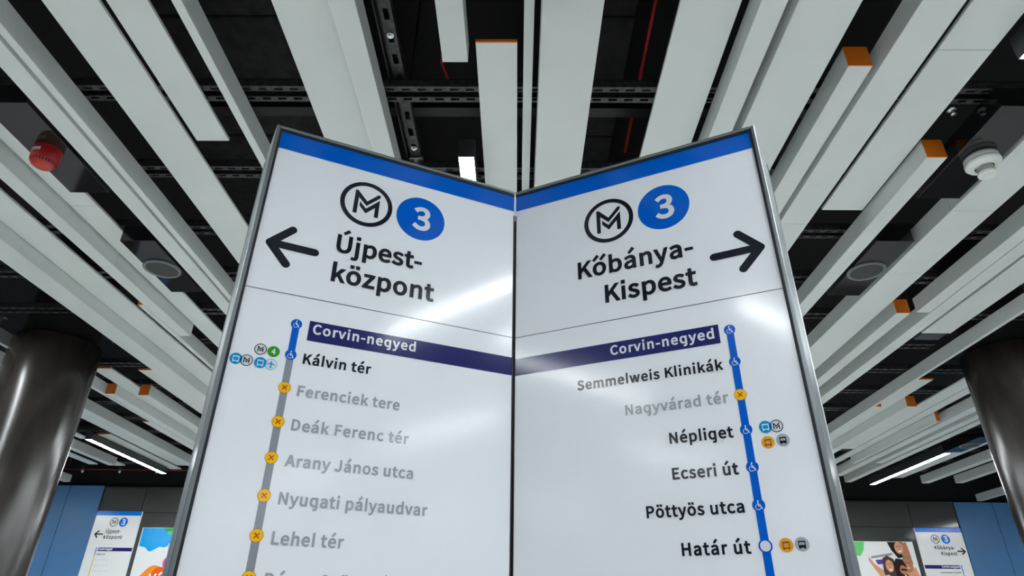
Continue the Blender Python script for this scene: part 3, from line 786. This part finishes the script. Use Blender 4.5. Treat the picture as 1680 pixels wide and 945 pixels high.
for y in (1.16, 1.68):
    MB().lathe([(0, -0.012), (0.006, -0.012), (0.006, -0.005), (0.011, -0.005), (0.011, -0.001), (0, -0.001)], M['zinc'], 16, smooth=False).build('bolt', lr, loc=(0, y, 0.003))
MB().bevel_box(-0.026, 0.026, Ln, Ln + 0.005, -0.008, 0.026, M['zinc'], 0.001).bevel_box(-0.026, 0.026, Ln - 0.03, Ln, -0.008, -0.004, M['zinc'], 0.001).lathe([(0, -0.02), (0.009, -0.02), (0.009, -0.008), (0, -0.008)], M['zinc'], 6, c=(0, Ln - 0.013, 0), smooth=False).build('end_bracket', lr)
for y in (0.3, 1.5):
    MB().tube([(0, y, 0.036), (0, y, CEIL - Z - 1.62)], 0.005, M['rail_dark']).build('hanger_rod', lr)

# ------------------------------------------------------------------ dark things above the slats
def board(x0, x1, y0, y1, label):
    mb = MB()
    n = max(1, round((y1 - y0) / 0.62))
    for k in range(n):
        a, b = y0 + (y1 - y0) * k / n, y0 + (y1 - y0) * (k + 1) / n
        mb.bevel_box(x0, x1, a + 0.003, b - 0.003, Z + 1.93, CEIL, M['board'], 0.004)
    return tag(mb.build('insulation_board'), label, 'ceiling board', 'charcoal boards under the ceiling')


board(0.12, 0.41, 0.3, 3.4, 'rough charcoal ceiling board between white slats left of the red cable')
board(-1.45, -0.60, 0.3, 3.4, 'dark charcoal ceiling board seen above the top left of the sign')
tag(MB().box(-1.3, 1.3, 1.30, 1.38, Z + 1.85, Z + 1.90, M['black']).build('cable_duct'), 'black cable duct crossing the dark ceiling at the top of the view', 'cable duct', 'black ducts across the ceiling')
tag(MB().box(-1.3, 1.3, 1.905, 1.955, Z + 1.85, Z + 1.90, M['black']).build('cable_duct'), 'black cable duct crossing the dark ceiling just above the sign header', 'cable duct', 'black ducts across the ceiling')
tag(MB().tube([(0.462, 0.9, Z + 1.92), (0.466, 1.45, Z + 1.92), (0.478, 2.25, Z + 1.92)], 0.0065, M['red_cable']).build('red_cable'), 'straight red cable in the dark gap above the right leaf', 'cable')
tag(MB().tube([(-0.22, 1.30, Z + 1.92), (-0.255, 1.5, Z + 1.92), (-0.30, 1.75, Z + 1.93), (-0.26, 2.0, Z + 1.96)], 0.0055, M['red_cable']).build('red_cable'), 'dim red cable in the dark gap above the left leaf', 'cable')
tag(MB().tube([(1.48, 2.26, Z + 1.66), (1.52, 2.20, Z + 1.61), (1.57, 2.17, Z + 1.60), (1.62, 2.175, Z + 1.62), (1.66, 2.15, Z + 1.66), (1.69, 2.1, Z + 1.78), (1.69, 2.1, CEIL)], 0.006, M['grey_cable']).build('loose_cable'), 'grey cable loop between smoke detector and right speaker', 'cable')
jb = tag(MB().bevel_box(2.37, 2.52, 3.44, 3.53, Z + 1.575, CEIL, M['housing'], 0.003).build('junction_box'), 'dark grey box at the cut end of a flat slat by the right column', 'junction box')

br = MB()
br.box(-0.055, 0.055, 0.0, 0.003, -0.07, 0.0, M['metal_trim']).box(-0.055, 0.055, 0.0, 0.04, -0.003, 0.0, M['metal_trim'])
br.box(-0.012, 0.0, 0.003, 0.012, -0.10, -0.03, M['zinc'])
tag(br.build('steel_bracket', loc=(-3.02, 3.30, SLAT_TOP)), 'grey steel bracket under a black rail above the left column', 'bracket')

# ------------------------------------------------------------------ gloss black trays with siren, detector and speakers
def tray(x0, x1, y0, y1, label):
    t = thing('mounting_panel', label, 'mounting panel', ((x0 + x1) / 2, (y0 + y1) / 2, Z + 1.5), group='black mounting panels between slats')
    w, l = (x1 - x0) / 2, (y1 - y0) / 2
    MB().bevel_box(-w, w, -l, l, 0, 0.080, M['tray'], 0.0012).build('panel_body', t)
    return t


tray(-1.756, -1.602, 1.53, 2.012, 'gloss black panel carrying the red siren')
tray(-1.753, -1.600, 2.36, 2.840, 'gloss black panel holding the left round speaker')
tray(1.543, 1.706, 1.527, 2.020, 'gloss black panel carrying the white smoke detector')
tray(1.541, 1.700, 2.326, 2.828, 'gloss black panel holding the right round speaker')
tray(3.90, 4.06, 5.36, 5.87, 'far black panel at the near end of the right lamp')


def speaker(x, y, label):
    t = thing('ceiling_speaker', label, 'speaker', (x, y, Z + 1.5), group='round speakers in black panels')
    R = 0.083
    MB().lathe([(R, 0), (R, -0.006), (R - 0.003, -0.009), (R - 0.010, -0.009), (R - 0.013, -0.005)], M['grille_ring'], 64).build('speaker_ring', t)
    MB().lathe([(R - 0.012, -0.0045), (R * 0.5, -0.0055), (0, -0.006)], M['grille'], 64).build('speaker_grille', t)


speaker(-1.683, 2.602, 'round dark grey ceiling speaker left of the big sign')
speaker(1.616, 2.580, 'round dark grey ceiling speaker right of the big sign')
speaker(3.98, 5.62, 'round dark ceiling speaker at the near end of the right lamp')

# red siren
sx, sy = -1.682, 1.765
s = thing('alarm_siren', 'red alarm siren with white sticker hanging under black panel at left', 'siren', (sx, sy, Z + 1.5))
MB().lathe([(0.045, 0), (0.045, -0.030), (0.0445, -0.042), (0.0425, -0.052)], M['siren'], 48).build('siren_body', s)
MB().lathe([(0.0425, -0.052), (0.037, -0.063), (0.0305, -0.0685), (0.024, -0.0715)], M['siren'], 48).build('siren_shoulder', s)
MB().lathe([(0.024, -0.0715), (0.017, -0.0745), (0.009, -0.076), (0, -0.0765)], M['siren_lens'], 48).build('siren_lens', s)
sl = MB()
for k in range(26):
    a = 2 * math.pi * k / 26
    ca, sa = math.cos(a), math.sin(a)
    P = []
    for (r, z) in ((0.0424, -0.0535), (0.0374, -0.0634)):
        for w in (-0.0027, 0.0027):
            P.append((r * ca - w * sa, r * sa + w * ca, z))
    sl.face([P[0], P[1], P[3], P[2]], M['siren_dark'])
sl.build('sound_slot', s)['kind'] = 'stuff'
st = MB()
n = 8
az0 = math.radians(-128)
for k in range(n):
    a, b = az0 + math.radians(50) * k / n, az0 + math.radians(50) * (k + 1) / n
    r = 0.0458
    st.face([(r * math.cos(a), r * math.sin(a), -0.031), (r * math.cos(b), r * math.sin(b), -0.031), (r * math.cos(b), r * math.sin(b), -0.018), (r * math.cos(a), r * math.sin(a), -0.018)], M['sticker'])
    if 0 < k < n - 1:
        r = 0.0461
        for z in (-0.029, -0.024):
            st.face([(r * math.cos(a), r * math.sin(a), z - 0.001), (r * math.cos(b), r * math.sin(b), z - 0.001), (r * math.cos(b), r * math.sin(b), z), (r * math.cos(a), r * math.sin(a), z)], M['sticker_ink'])
st.build('sticker', s)

# smoke detector
d = thing('smoke_detector', 'white round smoke detector under a black panel at right', 'smoke detector', (1.633, 1.778, Z + 1.5))
MB().lathe([(0.050, 0), (0.054, -0.003), (0.054, -0.018), (0.052, -0.020)], M['detector'], 56).build('base_ring', d)
MB().lathe([(0.052, -0.020), (0.056, -0.022), (0.056, -0.032), (0.050, -0.040), (0.036, -0.044), (0.030, -0.046)], M['detector'], 56).build('detector_body', d)
vp, vm = [(0.0265, -0.044)], []
for q in range(3):
    z = -0.050 - 0.006 * q
    vp += [(0.0265, z), (0.0245, z), (0.0245, z - 0.003), (0.0265, z - 0.003)]
    vm += [M['detector'], M['detector_dark'], M['detector_dark'], M['detector_dark']]
vp.append((0.0265, -0.070))
vm.append(M['detector'])
MB().lathe(vp, vm, 56, smooth=False).build('vent_chamber', d)
MB().lathe([(0.0265, -0.069), (0.029, -0.070), (0.029, -0.077), (0.026, -0.081), (0.020, -0.0815), (0.0195, -0.0808), (0, -0.0808)], M['detector'], 56).build('detector_cap', d)

# sprinkler head
sp = thing('fire_sprinkler', 'small chrome sprinkler in the dark gap left of the smoke detector', 'sprinkler', (1.493, 1.655, Z + 1.60))
MB().lathe([(0.006, 0.012), (0.016, 0.010), (0.017, 0.006), (0.012, 0.002), (0.005, 0)], M['zinc'], 24).build('escutcheon', sp)
MB().lathe([(0.005, 0), (0.004, -0.012), (0.010, -0.013), (0.010, -0.015), (0, -0.015)], M['zinc'], 16).build('deflector', sp)
MB().tube([(0, 0, 0.01), (0, 0, CEIL - Z - 1.60)], 0.007, M['black']).build('drop_pipe', sp)

# sprinkler pipe in front of the left back wall
pz = Z + 1.655
rpipe = thing('sprinkler_pipe', 'thin dark red pipe running along the top of the left back wall', 'pipe', (-4.4, 7.62, pz))
MB().tube([(-1.2, 0, 0), (2.6, 0, 0)], 0.012, M['red_pipe']).build('pipe_run', rpipe)
for x in (-0.72, -0.28, 0.16, 0.62, 1.1):
    MB().lathe([(0, 0.03), (0.018, 0.03), (0.018, -0.03), (0.008, -0.045), (0, -0.045)], M['zinc'], 12).build('pipe_fitting', rpipe, loc=(x, 0, 0))
for x in (-0.9, 1.9):
    MB().tube([(x, 0, 0.012), (x, 0, CEIL - pz)], 0.006, M['black']).build('hanger_rod', rpipe)

# ------------------------------------------------------------------ linear lamps
def lamp(x, y0, label, length=1.42, group='slim linear ceiling lamps', deep=True):
    t = thing('linear_lamp', label, 'lamp', (x, y0, Z + 1.5), group=group)
    w = 0.027
    h = 0.080 if deep else 0.060
    hb = MB().box(-w - 0.002, -w, 0, length, 0, h, M['housing']).box(w, w + 0.002, 0, length, 0, h, M['housing'])
    hb.box(-w, w, 0, 0.003, 0, h, M['housing']).box(-w, w, length - 0.003, length, 0, h, M['housing']).box(-w, w, 0.003, length - 0.003, h - 0.002, h, M['housing'])
    hb.build('lamp_housing', t)
    MB().box(-w, w, 0.003, length - 0.003, 0.0015, 0.006, M['lamp']).build('diffuser', t)


lamp(-3.872, 5.69, 'glowing linear lamp at lower left between column and sign', deep=False)
lamp(-0.190, 1.786, 'glowing square lamp end just above the left leaf of the sign')
lamp(1.495, -0.08, 'lamp glare at the upper right corner of the view')
lamp(3.955, 5.90, 'glowing linear lamp at lower right between sign and column')
REAR = 'linear lamp over the hall behind the viewpoint, seen only as glare on the sign'
for x, y in ((1.02, -0.50), (-0.485, -1.92), (-1.83, -1.36), (-2.80, -3.62), (2.55, -2.40)):
    lamp(x, y, REAR)
HALL = 'unseen linear lamp added over the hall for its light'
for x, y in ((0.3, -4.4), (2.9, -5.0), (-5.0, 1.2), (4.9, 0.9), (2.56, 0.1), (-2.05, 0.15), (-2.95, 1.68), (2.75, 1.62), (-6.4, 5.0), (6.6, 5.2), (-6.4, 2.4), (6.6, 2.4), (-4.7, -1.6), (5.0, -2.2), (-1.3, -6.3), (1.2, -7.0), (-5.6, -4.6), (5.6, -5.4), (-3.3, -7.2), (3.6, -7.6)):  # unseen lamps added for ambient light; the pair by the columns gives their streaks
    lamp(x, y, HALL, group='unseen linear lamps added over the rest of the hall')

AHEAD = 'linear lamp added out of sight behind the big sign for its light'
for x, y in ((-0.33, 3.4), (0.335, 2.4), (0.335, 4.1), (-0.81, 2.9), (1.228, 3.2), (-1.68, 4.1), (1.94, 4.3), (-0.33, 5.1), (-1.415, 6.1), (1.228, 6.2), (-0.81, 6.2), (0.335, 6.3)):  # added out of sight to brighten floor and back wall; some streak the columns
    lamp(x, y, AHEAD, group='linear lamps added out of sight behind the big sign')

# ------------------------------------------------------------------ columns
def column(x, y, label):
    t = thing('column', label, 'column', (x, y, 0))
    r = 0.236
    top = Z + 1.545
    MB().lathe([(0, 0), (r + 0.012, 0), (r + 0.012, 0.12), (r, 0.122)], M['neck'], 96).build('column_base', t)
    MB().lathe([(r, 0.122), (r, top - 0.012), (r - 0.004, top - 0.003), (r - 0.012, top), (r - 0.03, top)], M['column'], 128).build('column_cladding', t)
    MB().lathe([(r - 0.03, top - 0.02), (r - 0.03, CEIL)], M['neck'], 96).build('column_neck', t)


column(-2.835, 3.624, 'dark bronze round column at the left picture edge')
column(2.975, 3.640, 'dark bronze round column at the right picture edge')


# ------------------------------------------------------------------ small signs and posters on the back walls
def wall_sign(x0, x1, y, ztop, left, label):
    s = (x1 - x0) / PW
    t = thing('wall_sign', label, 'sign', (x0, y, 0))
    H = 1.75
    MB().box(0, x1 - x0, -0.02, 0, ztop - H, ztop, W['white']).build('sign_panel', t)
    k = 0.0205

    def V(v):
        return ztop - (1.0 - v) * s * 0.97

    def U(u):
        return u * s
    MB().rect(0, x1 - x0, V(.945), ztop, W['blue'], k).build('header_band', t)
    if left:
        eu, nu = .255, .375
        em = emblem(MB(), U(eu), V(.862), .054 * s, W['ink'], k + .001, 0.16)
        dest = [('Újpest-', .185, .375, .725), ('központ', .175, .410, .655)]
        ar = [(.055, .712), (.095, .75), (.09, .672), (.150, .712)]
        barx, tx, lu = (.150, PW), (.158, .33), .128
    else:
        eu, nu = .225, .355
        em = emblem(MB(), U(eu), V(.862), .054 * s, W['ink'], k + .001, 0.16)
        dest = [('Kőbánya-', .185, .440, .735), ('Kispest', .250, .450, .665)]
        ar = [(.555, .715), (.52, .75), (.515, .68), (.465, .715)]
        barx, tx, lu = (0, .435), (.21, .425), .455
    em.build('metro_emblem', t)
    MB().disc(U(nu), V(.862), .056 * s, W['blue'], k, 40).text('3', U(nu - .022), U(nu + .022), V(.828), .07 * s, W['white_ink'], k + .001).build('line_number', t)
    a = MB()
    tip, p, q, tail = [(U(i), V(j)) for i, j in ar]
    a.stroke([p, tip, q], .017 * s, W['ink'], k + .001).stroke([tip, tail], .017 * s, W['ink'], k + .0015)
    a.build('direction_arrow', t)
    for st_, u0, u1, b in dest:
        MB().text(st_, U(u0), U(u1), V(b), .043 * s, W['ink'], k + .001).build('destination_name', t)
    MB().rect(U(barx[0]), U(barx[1]), V(.505), V(.548), W['navy'], k).text('Corvin-negyed', U(tx[0]), U(tx[1]), V(.518), .024 * s, W['white_ink'], k + .001).build('current_station_bar', t)
    r = MB().rect(U(lu) - .006 * s, U(lu) + .006 * s, V(.46), V(.55), W['blue'], k)
    r.rect(U(lu) - .005 * s, U(lu) + .005 * s, V(-.6), V(.46), W['line_grey' if left else 'blue'], k)
    r.build('route_line', t)
    n = MB()
    for name, kind, v, base, ext, faded in (L_ST if left else R_ST)[1:]:
        if left:
            n.text(name, U(.15), U(.15 + (ext[1] - ext[0]) * .85), V(base), .019 * s, W['text_grey' if faded else 'ink'], k)
        else:
            n.text(name, U(.43 - (ext[1] - ext[0]) * .85), U(.43), V(base), .019 * s, W['text_grey' if faded else 'ink'], k)
    n.build('station_list', t)


wall_sign(-4.928, -4.400, YL, Z + 1.216, True, 'small white route sign on the left back wall with arrow pointing left')
wall_sign(4.856, 5.412, YR, Z + 1.191, False, 'small white route sign on the right back wall with arrow pointing right')


def blob(u, v, ru, rv, seed, n=36, amp=0.16):
    rnd = random.Random(seed)
    ph = [rnd.uniform(0, 6.28) for _ in range(4)]
    out = []
    for k in range(n):
        a = 2 * math.pi * k / n
        q = 1 + amp * sum(math.sin((j + 2) * a + ph[j]) / (j + 1.5) for j in range(4))
        out.append((u + ru * q * math.cos(a), v + rv * q * math.sin(a)))
    return out


# poster with paint splashes, left
t = thing('poster', 'backlit poster with blue, orange and pink paint splashes at left', 'poster', (-4.337, YL - 0.002, Z + 1.037))
MB().box(0, 1.05, -0.03, 0, -1.5, 0, W['white']).build('poster_print', t)
k = 0.0305
a = MB()
a.poly([(0.012, -0.005), (0.335, -0.005), (0.37, -0.06), (0.37, -0.13), (0.34, -0.20), (0.30, -0.215), (0.255, -0.205), (0.20, -0.235), (0.155, -0.26), (0.12, -0.245), (0.09, -0.215), (0.012, -0.20)], W['sky'], k)
a.poly(blob(0.43, -0.05, 0.10, 0.045, 3), W['green'], k + .0005)
a.poly([(0.25, -0.004), (0.40, -0.004), (0.36, -0.03), (0.29, -0.04)], W['lime'], k + .001)
a.poly(blob(0.42, -0.39, 0.09, 0.09, 5), W['pink'], k + .0005)
a.poly(blob(0.30, -0.56, 0.20, 0.14, 9), W['amber'], k + .001)
a.poly(blob(0.36, -0.55, 0.14, 0.13, 11), W['orange'], k + .0015)
a.build('paint_splash', t)
MB().text('Víl', 0.21, 0.40, -0.60, 0.11, W['white_ink'], k + .003).build('poster_lettering', t)

# poster with a printed photograph of a laughing group, right
px0 = 3.72
t = thing('poster', 'backlit poster printed with a laughing group of people at right', 'poster', (px0, YR - 0.002, Z + 1.027))
PWD = 4.778 - px0
MB().box(0, PWD, -0.03, 0, -1.5, 0, W['white']).build('poster_print', t)
a = MB()


def Q(pts):
    return [(u - px0, v - 1.027) for u, v in pts]


def el(u, v, ru, rv, m, d):
    a.disc(u - px0, v - 1.027, ru, m, d, 28, rv)


k = 0.0302
a.poly(Q([(3.98, 1.022), (4.20, 1.022), (4.17, .93), (4.12, .86), (3.98, .88)]), W['green'], k)
a.poly(Q([(4.24, .86), (4.50, .90), (4.50, .875), (4.24, .835)]), W['grey'], k)
a.poly(Q([(4.28, .82), (4.40, .83), (4.38, .775), (4.30, .77)]), W['purple'], k + .0002)
a.poly(Q([(4.20, .82), (4.215, .855), (4.26, .78), (4.36, .70), (4.42, .66), (4.38, .60), (4.32, .61), (4.25, .72)]), W['skin'], k + .0004)
a.poly(Q([(4.47, 1.022), (4.66, 1.022), (4.68, .86), (4.56, .84), (4.50, .93)]), W['hair'], k + .0004)
a.poly(Q([(4.60, 1.01), (4.70, 1.02), (4.72, .84), (4.62, .85)]), W['skin2'], k + .0005)
el(4.595, .955, .050, .068, W['skin'], k + .0006)
el(4.60, .918, .020, .010, W['teeth'], k + .0008)
a.poly(Q([(4.35, .70), (4.37, .84), (4.43, .87), (4.50, .83), (4.52, .70), (4.50, .58), (4.37, .60)]), W['hair2'], k + .0006)
el(4.435, .755, .046, .068, W['skin'], k + .0008)
el(4.440, .712, .020, .010, W['teeth'], k + .0010)
a.poly(Q([(4.32, .64), (4.40, .66), (4.50, .60), (4.52, .40), (4.28, .40)]), W['cream'], k + .0007)
el(4.66, .80, .062, .072, W['fair'], k + .0007)
el(4.655, .765, .058, .082, W['skin2'], k + .0009)
a.poly(Q([(4.60, .73), (4.74, .74), (4.775, .60), (4.775, .40), (4.60, .40)]), W['skin'], k + .0008)
a.poly(Q([(4.49, .66), (4.48, .78), (4.53, .84), (4.60, .83), (4.63, .76), (4.60, .70), (4.60, .56), (4.52, .56)]), W['hair'], k + .0011)
el(4.585, .705, .040, .060, W['skin2'], k + .0013)
a.poly(Q([(4.545, .69), (4.56, .63), (4.60, .61), (4.63, .65), (4.63, .67), (4.58, .66)]), W['hair'], k + .0016)
a.poly(Q([(4.56, .728), (4.63, .722), (4.63, .702), (4.56, .708)]), W['hair'], k + .0018)
a.poly(Q([(4.40, .58), (4.55, .60), (4.66, .50), (4.66, .35), (4.38, .35)]), W['grey'], k + .0014)
for u, v, e in ((4.577, .972, .009), (4.612, .974, .009), (4.418, .772, .008), (4.452, .774, .008), (4.636, .79, .008), (4.672, .79, .008)):
    el(u, v, e, .005, W['hair'], k + .0020)          # eyes
el(4.595, .944, .007, .012, W['skin2'], k + .0019)   # noses
el(4.436, .745, .007, .012, W['skin2'], k + .0019)
el(4.655, .765, .007, .012, W['skin'], k + .0019)
el(4.655, .735, .018, .006, W['teeth'], k + .0019)
el(4.600, .655, .014, .006, W['teeth'], k + .0020)
el(4.13, .60, .035, .025, W['pink'], k)
a.build('printed_people', t)
